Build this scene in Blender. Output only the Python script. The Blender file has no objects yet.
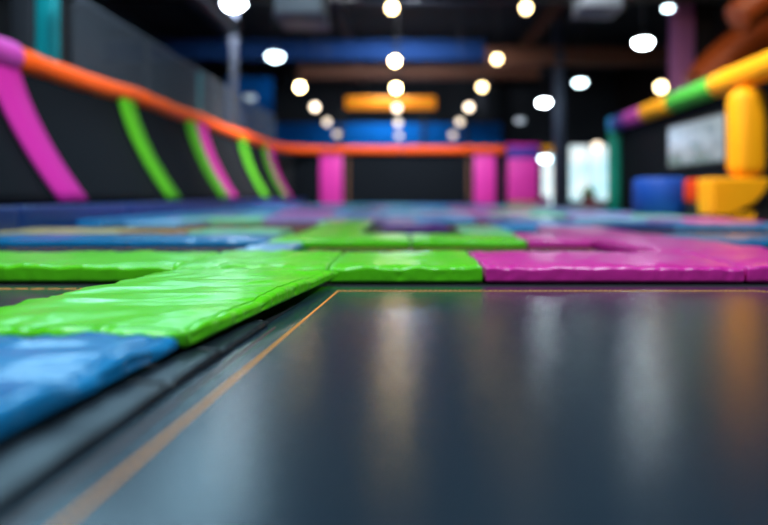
import bpy, bmesh, math, random
from mathutils import Vector, noise, Matrix

random.seed(7)
S = bpy.context.scene
COL = S.collection
H0 = 0.57                     # eye height above the trampoline mats
LABELS = {}

# ------------------------------------------------------------------ materials
def principled(name, col, rough=0.5, bump=None, var=0.0, emit=None, estr=0.0, coat=0.0, metal=0.0, spec=0.5):
    m = bpy.data.materials.new(name); m.use_nodes = True
    nt = m.node_tree; b = nt.nodes['Principled BSDF']
    b.inputs['Base Color'].default_value = (*col, 1)
    b.inputs['Roughness'].default_value = rough
    b.inputs['Metallic'].default_value = metal
    b.inputs['Specular IOR Level'].default_value = spec
    if coat:
        b.inputs['Coat Weight'].default_value = coat
        b.inputs['Coat Roughness'].default_value = 0.18
    tc = nt.nodes.new('ShaderNodeTexCoord')
    if var:
        n = nt.nodes.new('ShaderNodeTexNoise'); n.inputs['Scale'].default_value = 5; n.inputs['Detail'].default_value = 4
        r = nt.nodes.new('ShaderNodeMix'); r.data_type = 'RGBA'
        nt.links.new(tc.outputs['Object'], n.inputs['Vector'])
        nt.links.new(n.outputs['Fac'], r.inputs['Factor'])
        r.inputs['A'].default_value = (*[c*(1-var) for c in col], 1)
        r.inputs['B'].default_value = (*[min(1, c*(1+var)) for c in col], 1)
        nt.links.new(r.outputs['Result'], b.inputs['Base Color'])
    prev = None
    for sc, st, dist, det in (bump or []):
        n = nt.nodes.new('ShaderNodeTexNoise'); n.inputs['Scale'].default_value = sc; n.inputs['Detail'].default_value = det
        bp = nt.nodes.new('ShaderNodeBump'); bp.inputs['Strength'].default_value = st; bp.inputs['Distance'].default_value = dist
        nt.links.new(tc.outputs['Object'], n.inputs['Vector'])
        nt.links.new(n.outputs['Fac'], bp.inputs['Height'])
        if prev: nt.links.new(prev.outputs['Normal'], bp.inputs['Normal'])
        prev = bp
    if prev: nt.links.new(prev.outputs['Normal'], b.inputs['Normal'])
    if emit:
        b.inputs['Emission Color'].default_value = (*emit, 1)
        b.inputs['Emission Strength'].default_value = estr
    return m

def srgb(r, g, b):
    f = lambda c: (c/255/12.92) if c/255 <= .04045 else ((c/255+.055)/1.055)**2.4
    return (f(r), f(g), f(b))

def vinyl(name, rgb, rough=0.30):
    if rough > .5: return principled(name, srgb(*rgb), rough, bump=[(8, .3, .02, 3)], var=.05, spec=.2)
    return principled(name, srgb(*rgb), rough, bump=[(8, .30, .02, 3), (60, .08, .003, 2)], var=.05, coat=.12)

M = {}
M['green'] = vinyl('vinyl_lime_green', (96, 212, 24))
M['magenta'] = vinyl('vinyl_magenta', (224, 46, 160))
M['blue'] = vinyl('vinyl_blue', (20, 122, 178))
M['navy'] = vinyl('vinyl_navy', (4, 54, 124))
M['sky'] = vinyl('vinyl_sky_blue', (40, 160, 225))
M['pale blue'] = vinyl('vinyl_pale_blue', (120, 178, 215))
M['pale green'] = vinyl('vinyl_pale_green', (118, 208, 150))
M['lavender'] = vinyl('vinyl_lavender', (150, 128, 190))
M['purple'] = vinyl('vinyl_purple', (98, 52, 140))
M['cream'] = vinyl('vinyl_cream', (214, 196, 128))
M['tan'] = vinyl('vinyl_tan', (190, 130, 50))
M['teal'] = vinyl('vinyl_teal', (20, 120, 110))
M['orange'] = principled('foam_orange', srgb(252, 92, 14), .55, spec=.25, bump=[(14, .2, .02, 3)], var=.06)
M['yellow'] = principled('foam_yellow', srgb(250, 168, 8), .55, spec=.25, bump=[(14, .2, .02, 3)], var=.05)
M['foam_green'] = principled('foam_green', srgb(70, 175, 60), .55, spec=.25, bump=[(14, .2, .02, 3)], var=.05)
M['foam_magenta'] = principled('foam_magenta', srgb(200, 70, 175), .55, spec=.25, bump=[(14, .2, .02, 3)], var=.05)
M['foam_teal'] = principled('foam_teal', srgb(18, 140, 118), .55, spec=.25, bump=[(14, .2, .02, 3)], var=.05)
M['foam_blue'] = principled('foam_blue', srgb(14, 66, 156), .55, spec=.25, bump=[(14, .2, .02, 3)], var=.05)
M['foam_sky'] = principled('foam_sky', srgb(50, 150, 215), .55, spec=.25, bump=[(14, .2, .02, 3)], var=.05)
M['foam_purple'] = principled('foam_purple', srgb(74, 56, 150), .55, spec=.25, bump=[(14, .2, .02, 3)], var=.05)
M['red'] = principled('foam_red', srgb(214, 58, 10), .55, spec=.25, bump=[(14, .2, .02, 3)], var=.05)
M['wall_green'] = vinyl('wall_vinyl_green', (84, 176, 30), .6)
M['wall_magenta'] = vinyl('wall_vinyl_magenta', (206, 42, 160), .6)
M['wall_pink'] = vinyl('wall_vinyl_pink', (226, 52, 170), .45)
M['cover'] = principled('black_vinyl', (.008, .014, .022), .42, bump=[(6, .18, .02, 3), (60, .1, .003, 2)])
M['thread'] = principled('orange_thread', srgb(232, 150, 52), .7)
M['thread_dull'] = principled('dull_red_thread', srgb(96, 62, 52), .7)
M['panel'] = principled('black_bed_fabric', (.004, .0065, .010), .8, spec=.12, bump=[(120, .3, .003, 2)])
M['frame'] = principled('dark_steel', (.03, .034, .04), .45, metal=.4)
M['brownframe'] = principled('brown_frame', srgb(110, 72, 44), .5)
M['steel'] = principled('grey_steel', srgb(84, 86, 104), .6, spec=.2)
M['black'] = principled('black_paint', (.01, .011, .014), .5)
M['net'] = principled('net_cord', srgb(84, 100, 116), .7)
M['duct'] = principled('galvanised_duct', srgb(130, 140, 152), .5, metal=.2, var=.1)
M['navysteel'] = principled('navy_beam_paint', srgb(4, 32, 72), .8, var=.1, spec=.1)
M['rust'] = principled('rust_beam_paint', srgb(84, 44, 22), .7, var=.15)
M['bluewall'] = principled('blue_wall_paint', srgb(4, 104, 196), .8, var=.06, spec=.1)
M['floor'] = principled('dark_deck', (.012, .014, .018), .6, bump=[(30, .2, .01, 3)], var=.2)
M['ceil'] = principled('dark_ceiling', (.008, .009, .013), .9, var=.25)
M['wall'] = principled('dark_wall', (.010, .016, .026), .8, var=.2)
M['wall_r'] = principled('dark_brown_wall', (.016, .010, .010), .8, var=.2)
M['tealcol'] = principled('teal_column', srgb(0, 150, 162), .5)
M['plumcol'] = principled('plum_column', srgb(196, 116, 172), .5)
M['navycol'] = principled('slate_column', srgb(30, 40, 58), .5)
M['orangetube'] = principled('orange_slide', srgb(150, 62, 8), .5, var=.12)
M['warm'] = principled('warm_bulb', (1, .9, .7), .4, emit=(1, .74, .40), estr=14)
for i_, e_ in enumerate((22, 44, 36, 6, 1.9, 1.0)): M['warm%d' % i_] = principled('warm_bulb', (.5, .45, .35), .4, emit=(1, .74 if i_ < 3 else .8, .36 if i_ < 3 else .6), estr=e_)
for i_, e_ in enumerate((12, 13, 12)): M['warmr%d' % i_] = principled('warm_bulb', (.5, .45, .35), .4, emit=(1, .74, .36), estr=e_)
M['cool'] = principled('cool_lens', (1, 1, 1), .4, emit=(.70, .92, 1), estr=14)
M['coolbig'] = principled('bright_cool_lens', (1, 1, 1), .4, emit=(.78, .93, 1), estr=60)
M['dim'] = principled('dim_lens', (1, 1, 1), .4, emit=(.6, .8, .95), estr=.6)
M['dimwarm'] = principled('dim_warm_bulb', (1, 1, 1), .4, emit=(1, .8, .58), estr=3)
M['sign'] = principled('backlit_orange', srgb(240, 140, 20), .5, emit=(1, .33, .01), estr=.55)
M['leaf'] = principled('leaf_green', srgb(90, 170, 60), .5, var=.2)
M['pot'] = principled('pot_red', srgb(150, 30, 50), .5)
M['mat_plain'] = None

def window_mat():
    m = bpy.data.materials.new('daylit_glass'); m.use_nodes = True
    nt = m.node_tree; b = nt.nodes['Principled BSDF']
    tc = nt.nodes.new('ShaderNodeTexCoord'); n = nt.nodes.new('ShaderNodeTexNoise'); n.inputs['Scale'].default_value = .9
    r = nt.nodes.new('ShaderNodeValToRGB')
    r.color_ramp.elements[0].position = .36; r.color_ramp.elements[0].color = (.45, .82, .95, 1)
    r.color_ramp.elements[1].position = .56; r.color_ramp.elements[1].color = (.9, 1, 1, 1)
    nt.links.new(tc.outputs['Object'], n.inputs['Vector']); nt.links.new(n.outputs['Fac'], r.inputs['Fac'])
    nt.links.new(r.outputs['Color'], b.inputs['Emission Color']); b.inputs['Emission Strength'].default_value = 1.15
    b.inputs['Base Color'].default_value = (.6, .7, .75, 1); b.inputs['Roughness'].default_value = .1
    return m
M['window'] = window_mat()

def screen_mat():
    m = bpy.data.materials.new('lit_screen'); m.use_nodes = True
    nt = m.node_tree; b = nt.nodes['Principled BSDF']
    tc = nt.nodes.new('ShaderNodeTexCoord'); n = nt.nodes.new('ShaderNodeTexNoise'); n.inputs['Scale'].default_value = 2.6; n.inputs['Detail'].default_value = 5
    mp = nt.nodes.new('ShaderNodeMapping')
    r = nt.nodes.new('ShaderNodeValToRGB')
    els = r.color_ramp.elements
    els[0].position = .3; els[0].color = (.05, .16, .13, 1)
    els[1].position = .68; els[1].color = (.34, .42, .46, 1)
    e = els.new(.45); e.color = (.12, .21, .18, 1)
    e = els.new(.55); e.color = (.26, .34, .38, 1)
    sx = nt.nodes.new('ShaderNodeSeparateXYZ'); mr = nt.nodes.new('ShaderNodeMath'); mr.operation = 'MULTIPLY_ADD'
    mr.inputs[1].default_value = .16; 
    nt.links.new(tc.outputs['Object'], mp.inputs['Vector']); nt.links.new(mp.outputs['Vector'], n.inputs['Vector'])
    nt.links.new(tc.outputs['Object'], sx.inputs['Vector']); nt.links.new(sx.outputs['Z'], mr.inputs[0]); nt.links.new(n.outputs['Fac'], mr.inputs[2])
    nt.links.new(mr.outputs['Value'], r.inputs['Fac'])
    nt.links.new(r.outputs['Color'], b.inputs['Emission Color']); b.inputs['Emission Strength'].default_value = .9
    b.inputs['Base Color'].default_value = (.02, .02, .02, 1); b.inputs['Roughness'].default_value = .2
    return m
M['screen'] = screen_mat()

def bed_mat():
    m = principled('woven_bed', (.013, .025, .038), .22, spec=.45)
    nt = m.node_tree; b = nt.nodes['Principled BSDF']
    tc = nt.nodes.new('ShaderNodeTexCoord')
    prev = None
    for ax, sc in (('X', 260), ('Y', 260)):
        w = nt.nodes.new('ShaderNodeTexWave'); w.bands_direction = ax; w.inputs['Scale'].default_value = sc/6.283; w.inputs['Distortion'].default_value = .6
        bp = nt.nodes.new('ShaderNodeBump'); bp.inputs['Strength'].default_value = .10; bp.inputs['Distance'].default_value = .001
        nt.links.new(tc.outputs['Object'], w.inputs['Vector']); nt.links.new(w.outputs['Fac'], bp.inputs['Height'])
        if prev: nt.links.new(prev.outputs['Normal'], bp.inputs['Normal'])
        prev = bp
    n = nt.nodes.new('ShaderNodeTexNoise'); n.inputs['Scale'].default_value = 45; n.inputs['Detail'].default_value = 5
    bp = nt.nodes.new('ShaderNodeBump'); bp.inputs['Strength'].default_value = .12; bp.inputs['Distance'].default_value = .003
    nt.links.new(tc.outputs['Object'], n.inputs['Vector']); nt.links.new(n.outputs['Fac'], bp.inputs['Height'])
    nt.links.new(prev.outputs['Normal'], bp.inputs['Normal'])
    nt.links.new(bp.outputs['Normal'], b.inputs['Normal'])
    return m
M['bed'] = bed_mat()

# ------------------------------------------------------------------ object helpers
def link(name, me, mat, parent=None, smooth=False):
    o = bpy.data.objects.new(name, me); COL.objects.link(o)
    if mat: me.materials.append(mat)
    if smooth:
        for p in me.polygons: p.use_smooth = True
    if parent: o.parent = parent
    return o

def from_bm(name, bm, mat, parent=None, smooth=False):
    me = bpy.data.meshes.new(name); bmesh.ops.recalc_face_normals(bm, faces=bm.faces); bm.to_mesh(me); bm.free()
    return link(name, me, mat, parent, smooth)

def empty(name, loc):
    o = bpy.data.objects.new(name, None); COL.objects.link(o); o.location = loc; o.empty_display_size = .1
    return o

def tag(o, label, cat, group=None, kind=None, share=False):
    if label in LABELS and not share: print('DUPLICATE LABEL', label)
    LABELS[label] = 1
    o['label'] = label; o['category'] = cat
    if group: o['group'] = group
    if kind: o['kind'] = kind
    return o

def struct(o):
    o['kind'] = 'structure'; return o

def bx(bm, x0, y0, z0, x1, y1, z1, bev=0.0, seg=2):
    r = bmesh.ops.create_cube(bm, size=1)
    vs = r['verts']
    for v in vs:
        v.co = Vector(((x0+x1)/2+v.co.x*(x1-x0), (y0+y1)/2+v.co.y*(y1-y0), (z0+z1)/2+v.co.z*(z1-z0)))
    if bev:
        es = list({e for v in vs for e in v.link_edges})
        bmesh.ops.bevel(bm, geom=es, offset=bev, segments=seg, affect='EDGES', profile=.5)

def box(name, x0, y0, z0, x1, y1, z1, mat, parent=None, bev=0.0, seg=2):
    """mesh with its origin at the base centre (or in the parent's frame)"""
    bm = bmesh.new()
    cx, cy, cz = (x0+x1)/2, (y0+y1)/2, z0
    if parent: 
        p = parent.location
        bx(bm, x0-p.x, y0-p.y, z0-p.z, x1-p.x, y1-p.y, z1-p.z, bev, seg)
        return from_bm(name, bm, mat, parent, bev > 0)
    bx(bm, x0-cx, y0-cy, 0, x1-cx, y1-cy, z1-z0, bev, seg)
    o = from_bm(name, bm, mat, None, bev > 0); o.location = (cx, cy, cz)
    return o

def smooth_path(pts, n=8):
    """Catmull-Rom through pts"""
    P = [Vector(p) for p in pts]; out = []
    Q = [P[0]*2-P[1]] + P + [P[-1]*2-P[-2]]
    for i in range(1, len(Q)-2):
        for k in range(n):
            t = k/n
            a, b, c, d = Q[i-1], Q[i], Q[i+1], Q[i+2]
            out.append(.5*((2*b)+(c-a)*t+(2*a-5*b+4*c-d)*t*t+(3*b-a-3*c+d)*t**3))
    out.append(P[-1]); return out

def tube(name, path, r, mat, parent=None, seg=20, cap_r=.35, wob=0.0, seed=0, org=None):
    bm = bmesh.new(); rings = []
    n = len(path); org = org if org is not None else (path[0].copy() if not parent else parent.location)
    up = Vector((0, 0, 1))
    pts = []
    t0 = (path[1]-path[0]).normalized(); t1 = (path[-1]-path[-2]).normalized()
    for i, p in enumerate(path):
        t = (path[min(i+1, n-1)]-path[max(i-1, 0)]).normalized()
        pts.append((p, t, r))
    e = r*cap_r
    if cap_r > 0:   # rounded ends
        pts = [(path[0], t0, r*.02), (path[0]+t0*e*.04, t0, r*.55), (path[0]+t0*e*.3, t0, r*.86)] + \
              [(path[0]+t0*e, t0, r)] + [q for q in pts[1:-1]] + \
              [(path[-1]-t1*e, t1, r), (path[-1]-t1*e*.3, t1, r*.86), (path[-1]-t1*e*.04, t1, r*.55), (path[-1], t1, r*.02)]
    ref = Vector((0, 0, 1)) if abs(t0.z) < .9 else Vector((0, 1, 0))
    for i, (p, t, rr) in enumerate(pts):
        a = (ref - t*ref.dot(t)).normalized(); ref = a
        b = t.cross(a); ring = []
        for k in range(seg):
            an = 2*math.pi*k/seg
            q = p + (a*math.cos(an)+b*math.sin(an))*rr
            if wob: q += (a*math.cos(an)+b*math.sin(an))*wob*noise.noise(q*2.3+Vector((seed, 0, 0)))
            ring.append(bm.verts.new(q-org))
        rings.append(ring)
    for A, B in zip(rings, rings[1:]):
        for k in range(seg): bm.faces.new((A[k], A[(k+1) % seg], B[(k+1) % seg], B[k]))
    bm.faces.new(rings[0]); bm.faces.new(rings[-1])
    o = from_bm(name, bm, mat, parent, True)
    if not parent: o.location = org
    return o

def lathe(name, prof, mat, parent=None, loc=(0, 0, 0), seg=24):
    bm = bmesh.new(); rings = []
    for r, z in prof:
        rings.append([bm.verts.new((max(r, 1e-4)*math.cos(2*math.pi*k/seg), max(r, 1e-4)*math.sin(2*math.pi*k/seg), z)) for k in range(seg)])
    for A, B in zip(rings, rings[1:]):
        for k in range(seg): bm.faces.new((A[k], A[(k+1) % seg], B[(k+1) % seg], B[k]))
    bm.faces.new(rings[0]); bm.faces.new(rings[-1])
    o = from_bm(name, bm, mat, parent, True); o.location = loc
    return o

# ------------------------------------------------------------------ padded cushions
def axis(Ln, r, n, nr=4):
    n = max(n, 1)
    return [r*i/nr for i in range(nr)] + [r+(Ln-2*r)*i/n for i in range(n+1)] + [Ln-r+r*i/nr for i in range(1, nr+1)]

class Cushion:
    """a stuffed vinyl pad on a four-cornered plan"""
    def __init__(s, c, z0, z1, r=.03, seed=0, wr=1.0, bulge=.012):
        s.c = [Vector((p[0], p[1])) for p in c]      # front-left, front-right, back-right, back-left
        s.W = ((s.c[1]-s.c[0]).length + (s.c[2]-s.c[3]).length)/2
        s.L = ((s.c[3]-s.c[0]).length + (s.c[2]-s.c[1]).length)/2
        s.z0, s.z1, s.r, s.seed, s.wr, s.bulge = z0, z1, r, seed, wr, bulge
        s.org = Vector(((s.c[0]+s.c[1]+s.c[2]+s.c[3])/4).to_tuple()+(z0,))
    def plan(s, a, b):
        u, v = a/s.W, b/s.L
        return s.c[0]*(1-u)*(1-v)+s.c[1]*u*(1-v)+s.c[2]*u*v+s.c[3]*(1-u)*v
    def at(s, a, b, c):
        W, L, H, r = s.W, s.L, s.z1-s.z0, s.r
        p = Vector((a, b, c))
        q = Vector((min(max(a, r), W-r), min(max(b, r), L-r), min(max(c, r), H-r)))
        d = p-q
        if d.length > 1e-9: p = q + d.normalized()*r
        a2, b2, z = p
        e1 = min(a, W-a); e2 = min(b, L-b); e = max(0, min(e1, e2))
        hc = max(0, min(1, c/H))
        # stuffing
        z += hc*s.bulge*(1-math.exp(-e1/.12))*(1-math.exp(-e2/.12))
        if s.wr:
            sd = s.seed*7.31
            # puckers along the hems
            along = b if e1 < e2 else a
            g = abs(noise.noise(Vector((along*11, sd, e*3))))*1.0 + .6*abs(noise.noise(Vector((along*27, sd+5, e*5))))
            k = s.wr*math.exp(-e/.07)
            z -= hc*k*.011*g
            if e1 < e2: a2 += (1 if a < W/2 else -1)*.017*g*k*(.4+.6*(1-abs(2*hc-1)))
            else: b2 += (1 if b < L/2 else -1)*.017*g*k*(.4+.6*(1-abs(2*hc-1)))
            # drag lines fanning in from the seams
            ke = s.wr*math.exp(-e2/.22)
            z += hc*ke*.012*(noise.noise(Vector((a*9+.8*b, b*2.2, sd)))-.15)
            ke = s.wr*math.exp(-e1/.2)
            z += hc*ke*.010*(noise.noise(Vector((a*2.2, b*9+.9*a, sd+3)))-.15)
            # slack ripples over the top
            z += hc*s.wr*.012*noise.noise(Vector((a*1.5+b*.8, b*5.2-a*1.3, sd+9)))
            rg = 1-abs(noise.noise(Vector((a*1.9+b*1.3, b*6.5-a*2.4, sd+2))))*2
            z += hc*s.wr*.005*max(0, rg)**3
        w = s.plan(a2, b2)
        return Vector((w.x, w.y, s.z0+max(z, 0)))
    def mesh(s, name, mat, nu, nv, nw=4, parent=None):
        X = axis(s.W, s.r, nu); Y = axis(s.L, s.r, nv); Z = axis(s.z1-s.z0, s.r, max(1, nw-2), 3)
        I, J, K = len(X)-1, len(Y)-1, len(Z)-1
        vid = {}; vs = []; fs = []
        off = parent.location if parent else s.org
        def V(i, j, k):
            if (i, j, k) not in vid:
                vid[i, j, k] = len(vs); vs.append(s.at(X[i], Y[j], Z[k])-off)
            return vid[i, j, k]
        for i in range(I):
            for j in range(J):
                fs.append((V(i, j, K), V(i+1, j, K), V(i+1, j+1, K), V(i, j+1, K)))
                fs.append((V(i, j, 0), V(i, j+1, 0), V(i+1, j+1, 0), V(i+1, j, 0)))
        for i in range(I):
            for k in range(K):
                fs.append((V(i, 0, k), V(i+1, 0, k), V(i+1, 0, k+1), V(i, 0, k+1)))
                fs.append((V(i, J, k), V(i, J, k+1), V(i+1, J, k+1), V(i+1, J, k)))
        for j in range(J):
            for k in range(K):
                fs.append((V(0, j, k), V(0, j, k+1), V(0, j+1, k+1), V(0, j+1, k)))
                fs.append((V(I, j, k), V(I, j+1, k), V(I, j+1, k+1), V(I, j, k+1)))
        me = bpy.data.meshes.new(name); me.from_pydata([v.to_tuple() for v in vs], [], fs); me.update()
        o = link(name, me, mat, parent, True)
        if not parent: o.location = s.org
        return o
    def hem(s, name, parent, mat, line, inset=.05, r=.0035, org=None):
        """a raised stitched hem over the top, along 'front', 'back', 'left' or 'right'"""
        H = s.z1-s.z0; n = 60; pts = []
        for i in range(n+1):
            t = i/n
            a, b = {'front': (.03+(s.W-.06)*t, inset), 'back': (.03+(s.W-.06)*t, s.L-inset),
                    'left': (inset, .03+(s.L-.06)*t), 'right': (s.W-inset, .03+(s.L-.06)*t)}[line]
            pts.append(s.at(a, b, H)+Vector((0, 0, r*.4)))
        return tube(name, pts, r, mat, parent, seg=6, cap_r=0, org=org)

npad = [0]
def pad(corners, colour, label, z1=.095, nu=14, nv=10, wr=1.0, group='trampoline safety pads', hems=(), r=.03, z0=.0, bulge=.012, cat='pad', name='safety_pad'):
    npad[0] += 1
    c = Cushion(corners, z0, z1, r, npad[0], wr, bulge)
    o = c.mesh(name, M[colour], nu, nv)
    tag(o, label, cat, group)
    for h in hems: c.hem('hem_seam', o, M[colour], h)
    return o

def rect(x0, y0, x1, y1): return [(x0, y0), (x1, y0), (x1, y1), (x0, y1)]
G = .008

# --- front padding, read off the plan ------------------------------------------------
pad([(-1.80, 2.075), (-.748, 2.075), (-.425, 3.90), (-1.46, 3.90)], 'green',
    'wide lime green pad between the blue foreground pad and the green crossing', z0=.04, z1=.106, r=.024, nu=70, nv=130, wr=1.4, hems=('front', 'right'))
pad([(-1.80, -.55), (-1.10, -.55), (-.765, 2.06), (-1.80, 2.06)], 'blue',
    'crumpled blue pad in the left foreground, end to end with the wide green pad', z0=.04, z1=.104, r=.024, nu=70, nv=150, wr=2.0, hems=('back', 'right'))
pad(rect(-1.52, 3.93, -.52, 5.02), 'green', 'square lime green pad where the long green pad meets the first cross row', z1=.108, r=.024, nu=60, nv=56, wr=1.1, hems=('right',))
pad(rect(-3.55, 3.95, -1.53, 5.02), 'green', 'lime green pad at the left end of the first cross row', z1=.108, r=.024, nu=90, nv=50, hems=('right',))
pad(rect(-.51, 3.93, .515, 5.02), 'green', 'short lime green pad ending at the magenta pad in the first cross row', z1=.108, r=.024, nu=70, nv=56, wr=1.2, hems=('left', 'right'))
pad(rect(.525, 3.93, 2.235, 5.02), 'magenta', 'long glossy magenta pad in the first cross row, right of the green one', z1=.108, r=.024, nu=100, nv=56, wr=1.1, hems=('left', 'front'))
pad(rect(2.245, 3.93, 3.34, 5.02), 'magenta', 'magenta corner pad at the right end of the first cross row', z1=.108, r=.024, nu=60, nv=50, wr=1.2, hems=('left',))
pad([(2.12, 5.03), (3.22, 5.03), (3.12, 6.54), (2.06, 6.54)], 'magenta', 'magenta pad running back from the magenta corner pad to the second cross row', z1=.108, r=.024, nu=40, nv=50)
pad([(-1.58, 5.03), (-1.10, 5.03), (-1.10, 6.54), (-1.55, 6.54)], 'pale blue', 'pale blue pad running back behind the square green pad', z1=.07, nu=24, nv=40)
# --- second cross row
pad(rect(-1.50, 6.56, .06, 7.6), 'green', 'lime green pad at the left of the second cross row, touching the blue pad', z1=.092, nu=50, nv=24)
pad(rect(.07, 6.56, 1.34, 7.6), 'green', 'lime green pad in the second cross row, next to its magenta neighbour', z1=.092, nu=50, nv=24)
pad(rect(1.35, 6.56, 2.05, 7.6), 'magenta', 'short magenta pad right of green in the second cross row', z1=.092, nu=24, nv=24)
pad(rect(2.06, 6.56, 3.14, 7.6), 'magenta', 'magenta pad at the bend of the second cross row, right end of the pink path', z1=.092, nu=24, nv=24)
pad(rect(3.15, 6.56, 5.7, 7.6), 'blue', 'blue pad at the right edge in the second cross row', z1=.085, nu=40, nv=20)
pad(rect(-3.05, 6.56, -1.51, 7.6), 'blue', 'blue pad in the second cross row just left of the green pads', z1=.092, nu=40, nv=24)
pad(rect(-5.05, 6.56, -3.06, 7.6), 'blue', 'blue pad at the far left of the second cross row', z1=.092, nu=50, nv=24)
pad([(-1.36, 7.61), (-.58, 7.61), (-.60, 11.2), (-1.44, 11.2)], 'green', 'lime green pad running away behind the left green pad of the second cross row', z1=.095, nu=24, nv=40)
pad([(.74, 7.61), (1.40, 7.61), (1.46, 9.7), (.82, 9.7)], 'pale green', 'short bright green pad standing behind the second cross row, right of centre', z1=.10, nu=18, nv=24)

# --- the far rows -----------------------------------------------------------------
ORD = ['third', 'fourth', 'fifth', 'sixth', 'seventh', 'eighth', 'ninth', 'tenth']
ROWS = [
 (9.75, [(-5.49, -3.88, 'cream'), (-3.87, -2.95, 'tan'), (-2.94, -1.66, 'pale green'), (-.38, .72, 'purple'), (1.48, 3.1, 'sky'), (3.11, 4.4, 'navy'), (4.41, 6.9, 'blue')]),
 (12.6, [(-5.05, -4.9, 'lavender'), (-4.89, -3.0, 'pale green'), (-2.99, -1.5, 'lavender'), (-1.49, .2, 'lavender'), (.21, 1.5, 'sky'), (1.51, 3.6, 'purple'), (3.61, 5.1, 'pale blue'), (5.11, 6.9, 'lavender')]),
 (15.5, [(-5.05, -3.5, 'pale blue'), (-3.49, -1.9, 'lavender'), (-1.89, .4, 'pale blue'), (.41, 2.2, 'lavender'), (2.21, 4.2, 'pale green'), (4.21, 6.9, 'lavender')]),
 (18.4, [(-5.05, -3.9, 'blue'), (-3.89, -2.2, 'magenta'), (-2.19, .1, 'sky'), (.11, 1.9, 'pale blue'), (1.91, 3.9, 'magenta'), (3.91, 5.4, 'blue'), (5.41, 6.9, 'navy')]),
 (21.3, [(-5.05, -2.9, 'blue'), (-2.89, -.8, 'pale blue'), (-.79, 1.6, 'blue'), (1.61, 3.4, 'magenta'), (3.41, 5.2, 'pale green'), (5.21, 6.9, 'lavender')]),
 (24.2, [(-5.05, -2.4, 'navy'), (-2.39, .5, 'teal'), (.51, 3.3, 'blue'), (3.31, 5.0, 'pale green'), (5.01, 6.9, 'pale blue')]),
 (27.1, [(-5.05, -1.5, 'navy'), (-1.49, 2.0, 'sky'), (2.01, 6.9, 'blue')]),
 (30.0, [(-5.05, .3, 'teal'), (.31, 6.9, 'blue')]),
]
for q, (y, segs) in enumerate(ROWS):
    seen = {}
    for (xa, xb, cn) in segs:
        seen[cn] = seen.get(cn, 0)+1
    tot = dict(seen); seen = {}
    for i, (xa, xb, cn) in enumerate(segs):
        seen[cn] = seen.get(cn, 0)+1
        word = cn
        if tot[cn] == 1: w = 'only %s pad in the %s cross row from the front' % (word, ORD[q])
        else:
            if i == 0: nb = 'at the left end'
            elif i == len(segs)-1: nb = 'at the right end'
            else: nb = 'between %s and %s' % (segs[i-1][2], segs[i+1][2])
            w = '%s pad %s of the %s cross row from the front' % (word, nb, ORD[q])
        nn = max(4, int(26-3*q))
        yy_ = 8.05 if q == 0 and xb < -1.6 else y
        pad(rect(xa, yy_, xb-.005, yy_+.95), cn, w, z1=.09, nu=nn, nv=8, wr=1.0 if q < 3 else .6)

# pads that run front to back between the rows
LONG = [(-4.55, 'far left'), (-1.15, 'left of centre'), (2.6, 'right of centre'), (6.3, 'far right')]
LC = ['blue', 'lavender', 'blue', 'pale blue', 'sky', 'magenta', 'navy', 'lavender', 'pale green', 'blue', 'magenta', 'sky', 'blue']
gaps = [(7.61, 9.74)] + [(ROWS[i][0]+1.01, ROWS[i+1][0]-.01) for i in range(len(ROWS)-1)]
BETW = ['second and third', 'third and fourth', 'fourth and fifth', 'fifth and sixth', 'sixth and seventh', 'seventh and eighth', 'eighth and ninth', 'ninth and tenth']
for gi, (ya, yb) in enumerate(gaps):
    for li, (xc, side) in enumerate(LONG):
        if gi == 0 and li in (0, 1): continue
        if gi == 1 and li == 1: ya2 = 11.21
        else: ya2 = ya
        cn = LC[(gi*3+li*5) % len(LC)]
        pad(rect(xc-.48, ya2, xc+.48, yb), cn, '%s lengthwise pad, %s, between the %s cross rows' % (cn, side, BETW[gi]), z1=.085, nu=6, nv=10, wr=.5)

# ------------------------------------------------------------------ trampoline beds
def stitch_line(name, pts, width, mat, parent, stitch=.03, gap=.004, z=.0004, hgt=.0028):
    """a run of single stitches along a polyline"""
    bm = bmesh.new(); off = parent.location
    pts = [Vector((p[0], p[1], 0)) for p in pts]
    for A, B in zip(pts, pts[1:]):
        d = B-A; L = d.length; t = d/L; nrm = Vector((-t.y, t.x, 0)); s = 0
        st = min(stitch, L)
        while s < L-1e-4:
            e = min(s+st, L)
            ring = []
            for f, ww, hh in ((s, .55, .2), (s+(e-s)*.2, 1, 1), (s+(e-s)*.8, 1, 1), (e-gap*min(1, (e-s)/stitch), .55, .2)):
                p = A+t*f-off
                ring.append([bm.verts.new((p+nrm*width*.5*ww).to_tuple()[:2]+(z,)), bm.verts.new((p+nrm*width*.28*ww).to_tuple()[:2]+(z+hgt*hh,)),
                             bm.verts.new((p-nrm*width*.28*ww).to_tuple()[:2]+(z+hgt*hh,)), bm.verts.new((p-nrm*width*.5*ww).to_tuple()[:2]+(z,))])
            for R, Q in zip(ring, ring[1:]):
                for k in range(3): bm.faces.new((R[k], Q[k], Q[k+1], R[k+1]))
            bm.faces.new(ring[0]); bm.faces.new(ring[-1][::-1])
            s = e
    return from_bm(name, bm, mat, parent)

def poly_slab(name, pts, z0, z1, mat, parent):
    bm = bmesh.new(); off = parent.location
    top = [bm.verts.new((x-off.x, y-off.y, z1-off.z)) for x, y in pts]
    bot = [bm.verts.new((x-off.x, y-off.y, z0-off.z)) for x, y in pts]
    bm.faces.new(top); bm.faces.new(bot[::-1]); n = len(pts)
    for i in range(n): bm.faces.new((top[i], top[(i+1) % n], bot[(i+1) % n], bot[i]))
    return from_bm(name, bm, mat, parent)

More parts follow.
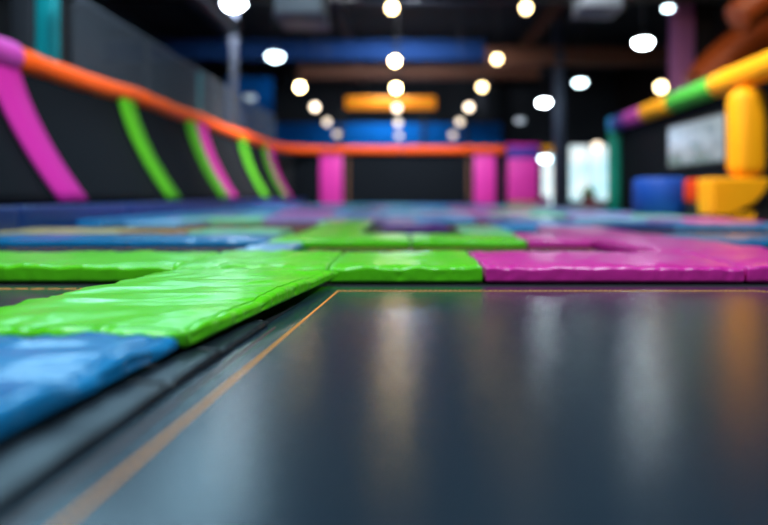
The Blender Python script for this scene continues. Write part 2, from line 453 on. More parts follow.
FZ = -.014     # deck under the mats
bed = empty('trampoline_bed', (.8, 1.6, FZ))
tag(bed, 'big black trampoline bed filling the foreground, edged with orange stitching', 'trampoline', 'black trampoline beds')
lx = lambda y: -.402-(3.6-y)*.0752      # left stitch line
poly_slab('jumping_mat', [(lx(-.5)-.15, -.5), (2.30, -.5), (2.30, 3.72), (2.26, 3.76), (lx(3.76)-.13, 3.76)], FZ, 0, M['bed'], bed)
arc = [(2.08+.10*math.sin(a), 3.5+.10*math.cos(a)) for a in [math.pi/2*i/6 for i in range(7)]]
for p in bed.children: p.location.z = 0
o = stitch_line('stitching', [(lx(-.45), -.45), (-.402, 3.60)] + arc + [(2.18, -.45)], .0115, M['thread'], bed)
o.location.z = -FZ
o['label'] = 'orange stitching round the bed'
o = stitch_line('stitching', [(lx(-.45)-.085, -.45), (lx(2.6)-.085, 2.6)], .009, M['thread_dull'], bed, stitch=.012, gap=.004)
o.location.z = -FZ
o['label'] = 'dull red second row of stitching'
# the black vinyl cover over the springs on the left, in sewn lengths
padx = lambda y: (-.748+(y-2.07)*.1770) if y > 2.07 else (-.765-(2.06-y)*.130)
crx = lambda y: (-.643-(2.14-y)*.088) if y > 1.7 else (-.682-(1.7-y)*.056)
for k, (ya, yb) in enumerate([(2.15, 2.64), (1.76, 2.147), (.85, 1.757), (-.5, .847)]):
    c = Cushion([(padx(ya)-.05, ya), (crx(ya), ya), (crx(yb), yb), (padx(yb)-.03, yb)], .0015, .022, .010, 50+k, .35, .014)
    cv = c.mesh('spring_cover', M['cover'], 20, 50, 4, bed)
    for hl in ('right', 'back', 'front'): c.hem('cover_seam', cv, M['cover'], hl, inset=.012, r=.0035, org=bed.location)

def far_bed(x0, y0, x1, y1, label, st=True, share=False):
    b = empty('trampoline_bed', ((x0+x1)/2, (y0+y1)/2, FZ))
    tag(b, label, 'trampoline', 'black trampoline beds', share=share)
    bm = bmesh.new(); bx(bm, -(x1-x0)/2, -(y1-y0)/2, 0, (x1-x0)/2, (y1-y0)/2, -FZ)
    from_bm('jumping_mat', bm, M['bed'], b)
    if st:
        i = .10
        s = stitch_line('stitching', [(x0+i, y0+i), (x0+i, y1-i), (x1-i, y1-i), (x1-i, y0+i), (x0+i, y0+i)], .016, M['thread'], b, stitch=.10, gap=.01)
        s.location.z = -FZ
    return b
far_bed(-4.3, .3, -1.87, 3.78, 'black trampoline bed at the left edge, its orange stitched corner beside the wide green pad')
far_bed(-1.08, 5.05, 2.04, 6.53, 'narrow black bed seen between the first and second cross rows, at the centre')
far_bed(-5.0, 5.05, -1.6, 6.53, 'black bed behind the left green pad of the first cross row')
far_bed(3.25, 5.05, 5.6, 6.53, 'black bed right of the magenta lengthwise pad')
for gi, (ya, yb) in enumerate(gaps):
    cols = [(-4.05, -1.66, 'left'), (-.48, 2.08, 'centre'), (3.1, 5.8, 'right')]
    for ci, (xa, xb, sd) in enumerate(cols):
        if gi == 0 and ci == 0: ya_, yb_ = 9.03, 10.70
        else: ya_, yb_ = ya, yb
        if gi == 0 and ci == 1:
            far_bed(-.08 if False else .0, ya+.02, .70, yb-.02, 'small black bed left of the short bright green pad', st=False)
            far_bed(1.50, ya+.02, 2.08, yb-.02, 'small black bed right of the short bright green pad', st=False)
            continue
        far_bed(xa, ya_+.02, xb, yb_-.02, 'distant black bed, %s, between the %s cross rows' % (sd, BETW[gi]), st=gi < 3)

# ------------------------------------------------------------------ left sloped wall
RX, RZ = -6.90, 3.13
YB = 33.6
def prof(t): return Vector((RX+.03+.95*t**1.7, 0, 3.03-2.58*t))
def sloped(name, y0, y1, thick, mat, label, cat, group, n=14, ny=3, bev=.03, off=0.0, lean=0.0):
    """a strip that follows the curved wall from the rail to the ledge"""
    bm = bmesh.new(); org = Vector((RX+.4, (y0+y1)/2, .45)); F = []; B = []
    ts = [i/n for i in range(n+1)]
    ys = [y0, y0+bev, (y0+y1)/2, y1-bev, y1]
    for t in ts:
        p = prof(t); d = (prof(min(1, t+.01))-prof(max(0, t-.01))).normalized()
        nr = Vector((-d.z, 0, d.x))
        if nr.x < 0: nr = -nr
        dy = lean*t
        f = []; b = []
        for j, y in enumerate(ys):
            k = thick*(.45 if j in (0, 4) else (1.1 if j == 2 else 1))
            q = p+nr*(off+k); q.y = y+dy; f.append(bm.verts.new(q-org))
            q = p+nr*off; q.y = y+dy; b.append(bm.verts.new(q-org))
        F.append(f); B.append(b)
    for i in range(n):
        for j in range(4):
            bm.faces.new((F[i][j], F[i][j+1], F[i+1][j+1], F[i+1][j]))
            bm.faces.new((B[i][j], B[i+1][j], B[i+1][j+1], B[i][j+1]))
        for j in (0, 4):
            bm.faces.new((F[i][j], F[i+1][j], B[i+1][j], B[i][j]))
    for i in (0, n):
        for j in range(4): bm.faces.new((F[i][j], F[i][j+1], B[i][j+1], B[i][j]))
    o = from_bm(name, bm, mat, None, True); o.location = org
    return tag(o, label, cat, group)

SP = 'sloped pads on the left wall'
STR = [(9.6, 10.45, 'wall_magenta', 'broad magenta sloped strip pad nearest the camera on the left wall', .62),
       (14.2, 15.0, 'wall_green', 'single green sloped pad on the left wall, next after the broad magenta strip', .70),
       (18.6, 19.45, 'wall_green', 'green sloped pad of the touching green and magenta pair on the left wall', .6),
       (19.47, 20.4, 'wall_magenta', 'magenta sloped pad right beside its green partner midway along the left wall', .6),
       (24.5, 25.5, 'wall_green', 'lone green sloped pad beyond the green and magenta pair', .5),
       (28.6, 29.5, 'wall_green', 'last green sloped pad of the left wall, near the far corner', .4),
       (29.52, 30.7, 'wall_magenta', 'magenta sloped pad next to the last green one at the far left corner', .4)]
for y0, y1, mt, lb, ln in STR: sloped('wall_pad', y0, y1, .07, M[mt], lb, 'wall pad', SP, off=.045, lean=ln)
PN = [(5.2, 10.0, 'dark sloped wall trampoline at the left edge, before the broad magenta strip'),
      (10.02, 14.6, 'dark sloped wall trampoline between the broad magenta strip and the single green pad'),
      (14.62, 19.4, 'dark sloped wall trampoline between the single green pad and the green magenta pair'),
      (19.42, 25.0, 'dark sloped wall trampoline between the green magenta pair and the lone green pad'),
      (25.02, 31.4, 'dark sloped wall trampoline nearest the far left corner')]
for y0, y1, lb in PN: sloped('wall_trampoline', y0, y1, .03, M['panel'], lb, 'trampoline', 'sloped wall trampolines', off=0)
# ledge pads under the slope
ly = [5.2, 8.6, 12.0, 15.4, 18.8, 22.2, 25.6, 29.0, 33.2]
LP = ['at the left picture edge', 'below the broad magenta strip', 'second beyond the broad magenta strip', 'below the single green pad', 'before the green and magenta pair',
      'just past the green and magenta pair', 'below the lone green pad', 'at the far left corner']
for i in range(len(ly)-1):
    pad(rect(-5.5, ly[i]+4.8, -5.06, ly[i+1]+4.75), 'blue', 'blue step pad %s, below the dark blue ledge' % LP[i], z1=.16, nu=4, nv=16, wr=.4, r=.05, group='step pads of the left wall', name='step_pad', cat='step pad') if i < 6 else 0
    pad(rect(-5.895, ly[i], -5.51, ly[i+1]-.01), 'navy', 'dark blue ledge pad %s, along the left wall' % LP[i], z1=.42, nu=4, nv=16, wr=.4, r=.06, group='ledge pads of the left wall', name='ledge_pad', cat='ledge pad')
# backing of the sloped wall
bm = bmesh.new(); bx(bm, -7.12, 5, FZ, -6.97, 33.9, 2.84)
struct(from_bm('wall_court_left', bm, M['black']))
RR = .225
rz = lambda y: RZ-.14*max(0, min(1, (16-y)/6))
def rail(y0, y1, dz, label):
    P = [Vector((RX+.01*math.sin(i*2.1), y0+(y1-y0)*i/10, rz(y0+(y1-y0)*i/10)+dz*math.sin(i/10*math.pi))) for i in range(11)]
    o = tube('padded_rail', P, RR, M['orange'], seg=20, cap_r=.25, wob=.02, seed=y0)
    return tag(o, label, 'rail pad', 'orange foam rail pads')
o = tube('padded_rail', [Vector((RX, 5.0+4.4*i/6, RZ-.14)) for i in range(7)], RR, M['orange']); tag(o, 'orange rail pad at the left picture edge, before the magenta sleeve', 'rail pad', 'orange foam rail pads')
o = tube('rail_sleeve', [Vector((RX, 9.42+1.1*i/5, RZ-.14)) for i in range(6)], .29, M['foam_magenta'], wob=.02); tag(o, 'purplish magenta sleeve on the left rail, topping the broad magenta strip', 'rail pad')
rail(10.53, 15.3, -.05, 'orange rail pad from the magenta sleeve to the single green pad')
rail(15.31, 20.0, -.05, 'orange rail pad from the single green pad to the green and magenta pair')
rail(20.01, 26.0, -.06, 'orange rail pad from the green and magenta pair to the lone green pad')
pth = smooth_path([(RX, 26.02, RZ), (RX, 28.5, RZ), (RX+.02, 30.4, RZ), (RX+.5, 32.2, RZ-.02), (RX+1.7, 33.2, RZ), (-4.3, YB-.2, RZ)], 6)
tag(tube('padded_rail', pth, RR, M['orange'], wob=.015), 'orange rail pad bending round the far left corner', 'rail pad', 'orange foam rail pads')
for a, b, lb in [(-4.28, -.2, 'orange rail pad along the back wall, left of the middle'), (-.18, 3.9, 'orange rail pad along the back wall, right of the middle'), (3.92, 5.55, 'short orange rail pad above the right pink pad of the back wall'), (7.55, 8.9, 'short orange rail pad at the right end of the back wall, by the dark column')]:
    tag(tube('padded_rail', [Vector((a+(b-a)*i/6, YB-.2, RZ)) for i in range(7)], RR, M['orange'] if a < 7 else M['yellow'], wob=.015), lb, 'rail pad', 'orange foam rail pads')

# back wall of the court
bm = bmesh.new(); bx(bm, -7.1, YB+.02, FZ, 7.36, YB+.2, 2.85)
struct(from_bm('wall_court_back', bm, M['black']))
def flat_pad(x0, x1, y, z0, z1, th, mat, label, group='pads of the back wall', name='wall_pad', cat='wall pad'):
    o = box(name, x0, y-th, z0, x1, y, z1, M[mat], None, .05, 3); return tag(o, label, cat, group)
flat_pad(-4.75, -3.5, YB, 0.0, 2.95, .14, 'wall_pink', 'left upright pink pad on the back wall')
flat_pad(3.85, 5.05, YB, 0.0, 2.95, .14, 'wall_pink', 'right upright pink pad on the back wall, before the blue topped block')
bk = empty('padded_block', (6.5, YB-.45, 0)); tag(bk, 'pink padded block with a blue top band, at the right end of the back wall', 'padded block')
box('block_face', 5.68, YB-.8, .28, 7.3, YB-.02, 2.62, M['wall_pink'], bk, .06, 3)
box('top_band', 5.66, YB-.82, 2.64, 7.32, YB-.02, 3.25, M['foam_purple'], bk, .06, 3)
box('base_band', 5.68, YB-.8, 0, 7.3, YB-.02, .26, M['tan'], bk, .04, 3)
box('cap', 5.6, YB-.85, 3.26, 7.4, YB-.02, 3.42, M['wall_magenta'], bk, .05, 3)
for (a, b, lb) in [(-6.3, -4.8, 'narrow dark wall trampoline left of the left pink pad'), (-3.45, 3.8, 'wide dark wall trampoline in the middle of the back wall, framed in brown'), (5.1, 5.6, 'narrow dark wall trampoline between the right pink pad and the block')]:
    t = empty('wall_trampoline', ((a+b)/2, YB-.04, .15)); tag(t, lb, 'trampoline', 'upright wall trampolines')
    box('jumping_mat', a, YB-.03, .15, b, YB+.01, 2.9, M['panel'], t)
    if b-a > 5:
        for x in (a+.25, b-.25): box('frame_bar', x-.07, YB-.08, .15, x+.07, YB-.035, 2.9, M['brownframe'], t)
pad(rect(-5.4, YB-1.05, .2, YB-.85), 'blue', 'low blue kerb pad along the foot of the back wall, left half', z1=.13, nu=10, nv=2, wr=.2, group='kerb pads')
pad(rect(.21, YB-1.05, 5.5, YB-.85), 'navy', 'low dark blue kerb pad along the foot of the back wall, right half', z1=.13, nu=10, nv=2, wr=.2, group='kerb pads')

# ------------------------------------------------------------------ netting above the left rail
NX = -7.2
net = bmesh.new()
ncell = .11; zt, zb = 4.95, 3.02
def strand(bm, a, b, r):
    t = (b-a).normalized(); u = Vector((1, 0, 0)); v = t.cross(u).normalized()
    A = [bm.verts.new(a+q*r) for q in (u, v, -u, -v)]; B = [bm.verts.new(b+q*r) for q in (u, v, -u, -v)]
    for k in range(4): bm.faces.new((A[k], A[(k+1) % 4], B[(k+1) % 4], B[k]))
yy = 13.0
while yy < 33.3:
    strand(net, Vector((NX, yy, zb)), Vector((NX, yy, zt)), .007); yy += ncell
zz = zb+.05
while zz < zt:
    strand(net, Vector((NX, 13.0, zz)), Vector((NX, 33.2, zz)), .007); zz += ncell
o = from_bm('safety_net', net, M['net']); tag(o, 'grey safety net stretched above the orange rail of the left wall', 'net')
tube('top_rope', [Vector((NX, 13+20.2*i/4, zt)) for i in range(5)], .03, M['net'], o, seg=8, cap_r=0)
for i, yp in enumerate([13.0, 17.2, 21.6, 26.4, 31.0]):
    p = box('net_post', NX-.11, yp-.06, FZ, NX-.012 if False else NX-.13+.11, yp+.06, 5.0, M['tealcol'] if i == 2 else M['frame'])
    p.location.x = NX-.20; p.parent = o; p.name = 'post'; continue
    tag(p, ['dark net post nearest the camera, by the teal column', 'second dark net post behind the left rail', 'slim teal net post behind the left rail', 'dark net post just past the slim teal one', 'last dark net post before the far left corner'][i], 'post', 'net posts')

# ------------------------------------------------------------------ right play structure
WX = 7.72
bm = bmesh.new(); bx(bm, WX+.16, 13.85, FZ, WX+.34, 21.8, 3.2); struct(from_bm('wall_play_side', bm, M['panel']))
bm = bmesh.new(); bx(bm, WX+.5, 6.5, FZ, WX+.62, 13.4, 3.2); struct(from_bm('wall_play_front', bm, M['panel']))
def rr(y0, y1, mat, label, r=.27):
    z0 = 3.34-(y0-12)*.014; z1 = 3.34-(y1-12)*.014
    P = [Vector((WX, y0+(y1-y0)*i/6, z0+(z1-z0)*i/6)) for i in range(7)]
    tag(tube('padded_rail', P, r, M[mat], seg=22, cap_r=.2), label, 'rail pad', 'rail pads of the right play wall')
rr(20.72, 21.75, 'foam_purple', 'purple rail pad at the far corner of the right play wall', .27)
rr(19.35, 20.7, 'foam_magenta', 'magenta rail pad between purple and amber on the right play wall', .27)
rr(17.35, 19.33, 'yellow', 'amber rail pad between magenta and green on the right play wall', .27)
rr(14.85, 17.33, 'foam_green', 'green rail pad on the right play wall', .27)
rr(11.6, 14.83, 'yellow', 'thick amber rail pad at the right picture edge, above the yellow post', .30)
post = empty('padded_post', (WX, 22.15, 0)); tag(post, 'teal foam post with a blue top at the far corner of the right play wall', 'padded post')
tube('post_sleeve', [Vector((WX, 22.15, z)) for z in (0, .8, 1.6, 2.4, 2.95)], .23, M['foam_teal'], post, cap_r=.1)
tube('post_top', [Vector((WX, 22.15, z)) for z in (2.96, 3.1, 3.2, 3.35, 3.48)], .26, M['foam_sky'], post, cap_r=.3)
arch = empty('padded_post', (7.6, 13.45, 0))
box('post_sleeve', 7.27, 13.12, .985, 8.0, 13.78, 2.98, M['yellow'], arch, .27, 6)
bm = bmesh.new()
out = [(6.69, .97), (7.99, .97), (7.95, .80), (7.84, .60), (7.66, .42), (7.44, .29), (7.2, .20), (6.95, .15), (6.72, .14)]
fv = [bm.verts.new((x-7.6, -.36, z)) for x, z in out]; bv = [bm.verts.new((x-7.6, .36, z)) for x, z in out]
ff = bm.faces.new(fv[::-1]); fb = bm.faces.new(bv)
for k in range(len(out)): bm.faces.new((fv[k], fv[(k+1) % len(out)], bv[(k+1) % len(out)], bv[k]))
bmesh.ops.bevel(bm, geom=list(bm.edges), offset=.07, segments=4, affect='EDGES', profile=.5, clamp_overlap=True)
bx(bm, -.55, -.25, FZ, .1, .25, .22)
ft = from_bm('foot', bm, M['yellow'], arch, True)
for p_ in ft.data.polygons: p_.use_smooth = p_.area < .05
tag(arch, 'thick yellow foam post curving into a foot at the right of the play wall', 'padded post')
scr = empty('wall_screen', (WX+.14, 16.2, 1.4)); tag(scr, 'lit screen showing a pale blurred picture on the dark right play wall', 'screen')
box('screen_frame', WX+.10, 14.62, 1.36, WX+.155, 17.85, 2.66, M['black'], scr, .015)
box('display', WX+.085, 14.70, 1.44, WX+.098, 17.77, 2.58, M['screen'], scr)
dr = lathe('foam_drum', [(0, 0), (.60, 0), (.66, .05), (.66, .83), (.62, .9), (.5, .93), (0, .93)], M['foam_blue'], None, (6.58, 15.5, .112), 40)
tag(dr, 'round blue foam drum in front of the dark play wall', 'foam drum')
b1 = box('foam_block', 6.92, 14.25, FZ, 7.48, 14.85, .42, M['black'], None, .04, 3); tag(b1, 'black foam step under the orange red block', 'foam block')
b1 = box('foam_block', 6.90, 14.25, .42, 7.5, 14.87, .98, M['red'], None, .05, 3); tag(b1, 'orange red foam block between the blue drum and the yellow foot', 'foam block')

# ------------------------------------------------------------------ hall shell
HX0, HX1, HY0, HY1, HZ = -15, 17, -8, 48, 10.5
for nm, b_, mt in [('floor', (HX0, HY0, -.2, HX1, HY1, FZ), 'floor'), ('ceiling', (HX0, HY0, HZ, HX1, HY1, HZ+.2), 'ceil'),
                   ('wall_left', (HX0-.2, HY0, -.2, HX0, HY1, HZ), 'wall'), ('wall_right', (HX1, HY0, -.2, HX1+.2, HY1, HZ), 'wall_r'),
                   ('wall_back', (HX0, HY1, -.2, HX1, HY1+.2, HZ), 'wall'), ('wall_front', (HX0, HY0-.2, -.2, HX1, HY0, HZ), 'wall')]:
    bm = bmesh.new(); bx(bm, *b_); struct(from_bm(nm, bm, M[mt]))
# blue upper wall and dark fascia of the mezzanine behind the court
def mz(nm, b_, mt):
    bm = bmesh.new(); bx(bm, *b_); return struct(from_bm(nm, bm, M[mt]))
mz('wall_mezzanine', (-9.2, 39.8, 3.4, 6.4, 40.0, 5.4), 'bluewall')
mz('wall_mezzanine_left', (-11.6, 39.0, 3.2, -8.6, 39.2, 8.3), 'bluewall')
for i, x in enumerate((-4.2, 1.2, 4.0)):
    mz('trim_%d' % (i+1), (x-.1, 39.6, 3.4, x+.1, 39.79, 6.4), 'frame')
# beams
def beam(b_, mt, label):
    x0, y0, z0, x1, y1, z1 = b_
    org = Vector(((x0+x1)/2, (y0+y1)/2, z0)); bm = bmesh.new()
    if x1-x0 > y1-y0:   # I-section along x
        t = (z1-z0)*.1
        bx(bm, x0-org.x, y0-org.y, 0, x1-org.x, y1-org.y, t); bx(bm, x0-org.x, y0-org.y, z1-z0-t, x1-org.x, y1-org.y, z1-z0)
        bx(bm, x0-org.x, -.03, t, x1-org.x, .03, z1-z0-t)
    else:
        t = (z1-z0)*.1
        bx(bm, x0-org.x, y0-org.y, 0, x1-org.x, y1-org.y, t); bx(bm, x0-org.x, y0-org.y, z1-z0-t, x1-org.x, y1-org.y, z1-z0)
        bx(bm, -.03, y0-org.y, t, .03, y1-org.y, z1-z0-t)
    o = from_bm('roof_beam', bm, M[mt]); o.location = org
    tag(o, label, 'roof beam', 'roof beams'); o['kind'] = 'structure'
    return o
beam((HX0, 29.8, 7.35, 4.0, 30.2, 8.3), 'navysteel', 'blue cross beam under the roof, left of the warm lamp row on the right')
beam((4.02, 29.8, 7.1, HX1, 30.2, 8.0), 'rust', 'rust brown cross beam continuing the blue one to the right')
beam((-6, 33.4, 7.1, 7.5, 33.7, 7.8), 'rust', 'rust brown cross beam behind the blue one')
for i, (x, lb) in enumerate([(-9.8, 'dark lengthwise roof beam above the left net'), (-3.2, 'dark lengthwise roof beam over the left lamp row'), (7.2, 'brownish lengthwise roof beam over the dark column')]):
    beam((x-.18, 2, 9.3, x+.18, HY1, 9.95), 'frame' if i < 2 else 'rust', lb)
for i, y in enumerate((14.5, 19.5, 24.8)):
    beam((HX0, y-.15, 8.6, HX1, y+.15, 9.28), 'frame', 'dark cross beam, %s one from the front under the roof' % ['first', 'second', 'third'][i])
# backlit orange fascia
sg = empty('light_box', (-.9, 37.6, 6.0)); tag(sg, 'long glowing orange light box below the roof at the back', 'light box')
box('lit_face', -3.7, 37.5, 6.02, 1.9, 37.56, 6.78, M['sign'], sg, .02)
box('case', -3.78, 37.57, 5.95, 1.98, 37.85, 6.85, M['black'], sg, .02)
for x in (-3.3, 1.5): tube('hanger', [Vector((x, 37.7, 6.84)), Vector((x, 37.7, 8.6)), Vector((x, 37.7, HZ))], .03, M['frame'], sg, seg=8, cap_r=0)
# columns
def column(x, y, w, z1, mt, label):
    o = box('column', x-w/2, y-w/2, FZ, x+w/2, y+w/2, z1, M[mt], None, .03, 2)
    o['kind'] = 'structure'; o['label'] = label; o['category'] = 'column'; return o
column(-8.05, 13.6, .42, HZ, 'tealcol', 'teal column behind the left rail')
column(-8.55, 13.6, .5, HZ, 'wall', 'dark column beside the teal one')
column(7.75, 30.2, .5, HZ, 'navycol', 'dark slate column right of the pink block')
column(12.2, 26.5, .8, HZ, 'plumcol', 'plum coloured column behind the right play wall')
column(13.3, 27.0, .9, HZ, 'wall_r', 'dark column beside the plum one')
column(5.2, 40.5, .5, HZ, 'navycol', 'dark column far behind the back wall')
# ducts
for (x0, y0, z0, x1, y1, z1, lb) in [(-3.7, 17.0, 5.70, -2.35, 18.6, 6.5, 'grey hanging air unit between the left and centre lamp rows'),
                                     (5.2, 17.5, 6.05, 6.35, 18.6, 6.6, 'grey hanging air unit at the top right of centre')]:
    d = empty('air_unit', ((x0+x1)/2, (y0+y1)/2, z0)); tag(d, lb, 'air unit', 'hanging air units')
    box('casing', x0, y0, z0+.08, x1, y1, z1, M['duct'], d, .03)
    box('drip_tray', x0-.05, y0-.05, z0, x1+.05, y1+.05, z0+.07, M['steel'], d, .02)
    for xx in (x0+.1, x1-.1): tube('hanger', [Vector((xx, (y0+y1)/2, z1-.01)), Vector((xx, (y0+y1)/2, 8)), Vector((xx, (y0+y1)/2, HZ))], .02, M['frame'], d, seg=8, cap_r=0)
du = tube('hanging_air_duct', [Vector((-7.6+i*.02, 14+2*i, 7.9)) for i in range(7)], .4, M['frame'], seg=20, cap_r=.05); tag(du, 'long dark round duct under the roof above the left net', 'duct')
# orange slide tubes at the upper right
def slide(pts, r, label):
    o = tube('slide_tube', smooth_path(pts, 8), r, M['orangetube'], seg=28, cap_r=.15)
    return tag(o, label, 'slide', 'orange slide tubes')
sl = slide([(10.9, 22.0, 4.5), (11.6, 22.0, 5.3), (12.6, 22.0, 6.1), (13.8, 22.1, 6.6), (16.8, 22.3, 6.9)], .8, 'broad orange slide tube behind the right play wall')
tube('support_leg', [Vector((12.9, 22.0, z)) for z in (FZ, 2, 4, 5.5)], .09, M['frame'], sl, seg=10, cap_r=0, org=Vector((10.9, 22.0, 4.5)))
sl = slide([(10.6, 19.2, 6.2), (11.3, 19.2, 6.7), (12.4, 19.3, 7.3), (16.8, 19.4, 7.8)], .55, 'upper orange slide tube at the top right')
tube('support_leg', [Vector((12.2, 19.3, z)) for z in (FZ, 2, 4, 6.8)], .09, M['frame'], sl, seg=10, cap_r=0, org=Vector((10.6, 19.2, 6.2)))
# far windows
def window(nm, x0, x1, z0, z1, y, nx):
    bm = bmesh.new(); w = .10
    for x in [x0+(x1-x0)*i/nx for i in range(nx+1)]: bx(bm, x-w/2, y-.08, z0, x+w/2, y+.06, z1)
    for z in (z0, z1): bx(bm, x0-w/2, y-.08, z-w/2, x1+w/2, y+.06, z+w/2)
    f = struct(from_bm(nm, bm, M['steel']))
    bm = bmesh.new(); bx(bm, x0, y+.0, z0, x1, y+.02, z1)
    p = from_bm('pane', bm, M['window'], f)
    return f
window('window_1', 10.5, 13.1, .25, 3.85, 38.5, 2)
window('window_2', 8.75, 9.5, .0, 3.3, 38.5, 1)
mz('wall_window', (8.2, 38.57, FZ, 16.9, 38.7, 5.5), 'wall')
pl = empty('potted_plant', (11.5, 37.6, FZ)); tag(pl, 'green plant in a dark red pot before the bright window', 'plant')
lathe('pot', [(0, 0), (.28, 0), (.38, .55), (.34, .55), (.3, .5), (0, .5)], M['pot'], pl, (0, 0, 0))
bm = bmesh.new()
for i in range(90):
    th = random.uniform(0, 6.28); el = random.uniform(.2, 1.5); L = random.uniform(.5, 1.1)
    d = Vector((math.cos(th)*math.cos(el), math.sin(th)*math.cos(el), math.sin(el))); s = Vector((-math.sin(th), math.cos(th), 0))*.07
    b0 = Vector((0, 0, .5)); m0 = b0+d*L*.55; t0 = b0+d*L+Vector((0, 0, -.12*L))
    vs = [bm.verts.new(q) for q in (b0, m0+s, t0, m0-s)]; bm.faces.new(vs)
from_bm('foliage', bm, M['leaf'], pl)
b1 = box('foam_block', 10.9, 36.2, FZ, 11.9, 36.8, .36, M['pot'], None, .05, 3); tag(b1, 'low dark red foam block in front of the bright window', 'foam block')
b1 = box('foam_block', 12.75, 37.2, FZ, 13.2, 37.6, 2.2, M['foam_green'], None, .06, 3); tag(b1, 'tall yellowish green foam block at the right of the bright window', 'foam block')
b1 = box('foam_block', 7.95, 36.2, FZ, 8.7, 36.8, .55, M['wall_magenta'], None, .05, 3); tag(b1, 'small magenta foam block by the foot of the dark slate column', 'foam block')

# ------------------------------------------------------------------ lamps
def at(u, v, y): return Vector(((u-405)*y/600, y, H0+(196-v)*y/600))
def pendant(u, v, y, label, r=.17, mat='warm'):
    p = at(u, v, y)
    e = empty('pendant_lamp', (p.x, p.y, HZ)); tag(e, label, 'pendant lamp', 'warm globe pendant lamps')
    z = p.z-HZ
    lathe('globe', [(0, z-r), (r*.45, z-r*.9), (r*.8, z-r*.6), (r, z), (r*.85, z+r*.55), (r*.5, z+r*.88), (0, z+r*.9)], M[mat], e)
    lathe('shade_cap', [(0, z+r*.82), (r*.72, z+r*.75), (r*.75, z+r*.95), (r*.35, z+r*1.3), (r*.1, z+r*1.45), (0, z+r*1.45)], M['black'], e)
    lathe('cord', [(.012, z+r*1.4), (.012, 0)], M['black'], e, seg=6)
    lathe('ceiling_rose', [(0, -.04), (.07, -.04), (.09, 0), (0, 0)], M['black'], e, seg=12)
    return e
POS = ['nearest', 'second', 'third', 'fourth', 'fifth', 'farthest']
R = [(526, 8, 13.4), (497, 59, 17.6), (482, 87, 20.9), (469, 107, 25), (460, 122, 29), (453, 135, 33)]
Cc = [(392, 8, 13.4), (395, 61, 17.6), (396, 88, 20.9), (397, 108, 25), (398, 123, 29), (399, 136, 33)]
Lf = [(300, 87, 20.9), (315, 107, 25), (327, 122, 29), (337, 134, 33)]
rad = lambda y: .075+.0032*y
for i, q in enumerate(R): pendant(*q, '%s warm globe lamp of the right hanging row' % POS[i], rad(q[2]), ('warmr%d' if i < 3 else 'warm%d') % i)
for i, q in enumerate(Cc): pendant(*q, '%s warm globe lamp of the centre hanging row' % POS[i], rad(q[2]), 'warm%d' % i)
for i, q in enumerate(Lf): pendant(*q, '%s warm globe lamp of the left hanging row' % ['nearest', 'second', 'third', 'farthest'][i], rad(q[2]), 'warm%d' % (i+2))
pendant(661, 87, 24.0, 'warm globe lamp hanging beside the plum column', .2)
pendant(597, 146, 34.0, 'warm globe lamp hanging above the bright window', .24, 'dimwarm')

def highbay(u, v, y, label, r=.4, mat='cool'):
    p = at(u, v, y)
    e = empty('high_bay_pendant_lamp', (p.x, p.y, HZ)); tag(e, label, 'high bay lamp', 'round white high bay lamps')
    z = p.z-HZ
    r *= .78
    lathe('lens', [(0, z-r*.62), (r*.5, z-r*.55), (r*.85, z-r*.32), (r, z), (r*.9, z+.12*r), (0, z+.13*r)], M[mat], e)
    lathe('reflector', [(0, z+r*.14), (r*.96, z+r*.14), (r*.7, z+r*.5), (r*.3, z+r*.8), (r*.12, z+r*.95), (0, z+r*.95)], M['frame'], e)
    lathe('drop_rod', [(.02, z+r*.9), (.02, 0)], M['frame'], e, seg=8)
    return e
highbay(275, 56, 28.0, 'white high bay lamp right of the tall lamp column on the left', .48)
highbay(250, 97, 36.0, 'faint high bay lamp low beside the left net', .5, 'dim')
highbay(643, 42, 20.0, 'bright white high bay lamp left of the plum column', .36, 'coolbig')
highbay(580, 82, 28.0, 'white high bay lamp just right of the slate column', .36)
highbay(544, 102, 29.0, 'white high bay lamp just left of the slate column', .34, 'coolbig')
highbay(668, 8, 20.0, 'small white high bay lamp at the top in front of the plum column', .2)
highbay(520, 120, 34.0, 'faint grey white high bay lamp left of the slate column', .36, 'dim')
highbay(545, 158, 35.0, 'white globe shaped high bay lamp low, right of the pink block', .42, 'cool')
# pole lamp on the left
pp = at(234, 5, 27.8)
e = empty('lamp_post', (pp.x, pp.y, FZ)); tag(e, 'tall grey lamp post with a bright white head behind the left net', 'lamp post')
zt_ = pp.z-FZ
lathe('pole', [(.2, 0), (.2, .06), (.17, .1), (.17, zt_+.2), (0, zt_+.2)], M['steel'], e)
o = lathe('lamp_head', [(0, -.3), (.35, -.26), (.56, -.1), (.6, 0), (.5, .1), (0, .12)], M['coolbig'], e, (0, -.42, zt_))
lathe('head_bracket', [(0, .13), (.5, .13), (.3, .32), (0, .34)], M['frame'], e, (0, -.42, zt_))
tube('stay', [Vector((pp.x, pp.y, pp.z+.2)), Vector((pp.x, pp.y, 10.1)), Vector((pp.x, pp.y, HZ-.005))], .04, M['frame'], e, seg=8, cap_r=0)

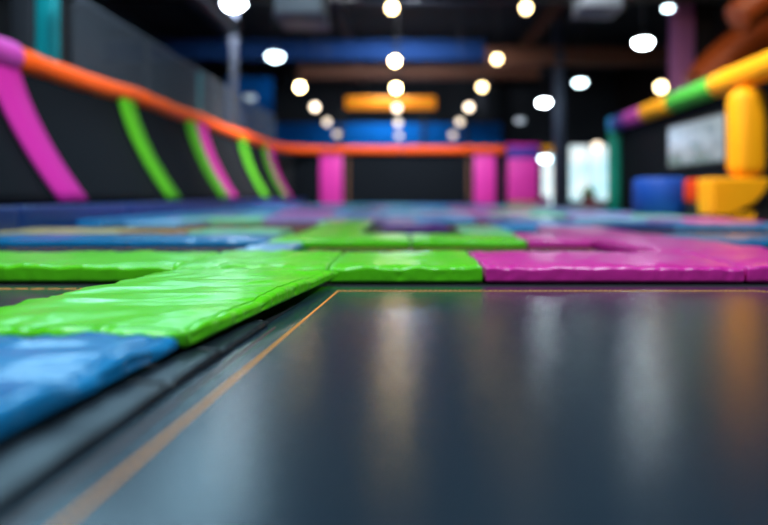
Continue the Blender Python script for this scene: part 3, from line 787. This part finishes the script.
# ------------------------------------------------------------------ overhead fill lights added without fixtures, and room light
def area(name, loc, size, power, col, tgt=None, spread=math.pi):
    l = bpy.data.lights.new(name, 'AREA'); l.shape = 'DISK'; l.size = size; l.energy = power; l.color = col; l.spread = spread
    o = bpy.data.objects.new(name, l); COL.objects.link(o); o.location = loc
    d = (Vector(tgt)-Vector(loc)) if tgt else Vector((0, 0, -1))
    o.rotation_euler = d.to_track_quat('-Z', 'Y').to_euler()
    return o
area('overhead_fill', (-7.2, 12.5, 9.2), 3.0, 330, (.45, .78, 1), (-2, 4, 0))
area('overhead_fill', (3.5, .5, 9.4), 2.0, 850, (.72, .90, 1), (1, 4, 0))
area('overhead_fill', (-3.5, 2.0, 9.4), 2.0, 850, (.72, .90, 1), (-1, 4.5, 0))
area('overhead_fill', (-7.0, 20, 9.4), 4.0, 340, (.45, .78, 1), (-6.5, 17, 1.5), 2.6)
area('overhead_fill', (-.2, 25.5, 9.4), 2.5, 1100, (.92, .95, 1), (0, 33, 1.5), 2.2)
area('overhead_fill', (2.5, 14, 9.2), 2.0, 800, (1, .95, .88), (8, 16, 2), 2.0)
area('overhead_fill', (4.5, 5, 9.4), 1.6, 110, (1, .96, .9), (8, 14, 1.5), 1.2)
area('overhead_fill', (11, 17.0, 9.8), 1.0, 90, (1, .8, .6), (13, 22, 6))
area('overhead_fill', (-2.5, 24, 9.4), 2.0, 500, (1, .96, .92), (-6.6, 24, 2), 1.2)
area('overhead_fill', (-1.5, 8.5, 9.4), 2.0, 210, (.95, .97, 1), (-6.6, 14, 2), 1.3)
area('upward_fill', (0, 34.6, 3.2), 3.0, 230, (.55, .72, 1), (0, 26, 10))  # added fill aimed up to brighten the roof, no lamp stands here
area('overhead_fill', (-1, 36.5, 9.6), 2.0, 220, (.9, .95, 1), (-1, 40, 4.5), 1.6)

w = bpy.data.worlds.new('hall_air'); S.world = w; w.use_nodes = True
w.node_tree.nodes['Background'].inputs[0].default_value = (.02, .03, .05, 1); w.node_tree.nodes['Background'].inputs[1].default_value = .5

# ------------------------------------------------------------------ camera
cam = bpy.data.cameras.new('camera'); co = bpy.data.objects.new('camera', cam); COL.objects.link(co)
co.location = (0, 0, H0); co.rotation_euler = (math.pi/2, 0, 0)
cam.sensor_width = 36; cam.lens = 36*600/768
cam.shift_x = -(405-384)/768; cam.shift_y = -(262.5-196)/768
cam.dof.use_dof = True; cam.dof.focus_distance = 3.0; cam.dof.aperture_fstop = cam.lens/1000/.070
cam.clip_start = .02; cam.clip_end = 200
S.camera = co
S.view_settings.view_transform = 'Standard'; S.view_settings.look = 'None'; S.view_settings.gamma = 1; S.view_settings.use_curve_mapping = False
S.view_settings.exposure = 0.0
S.cycles.use_denoising = True
S.cycles.max_bounces = 6
S.cycles.sample_clamp_indirect = 4
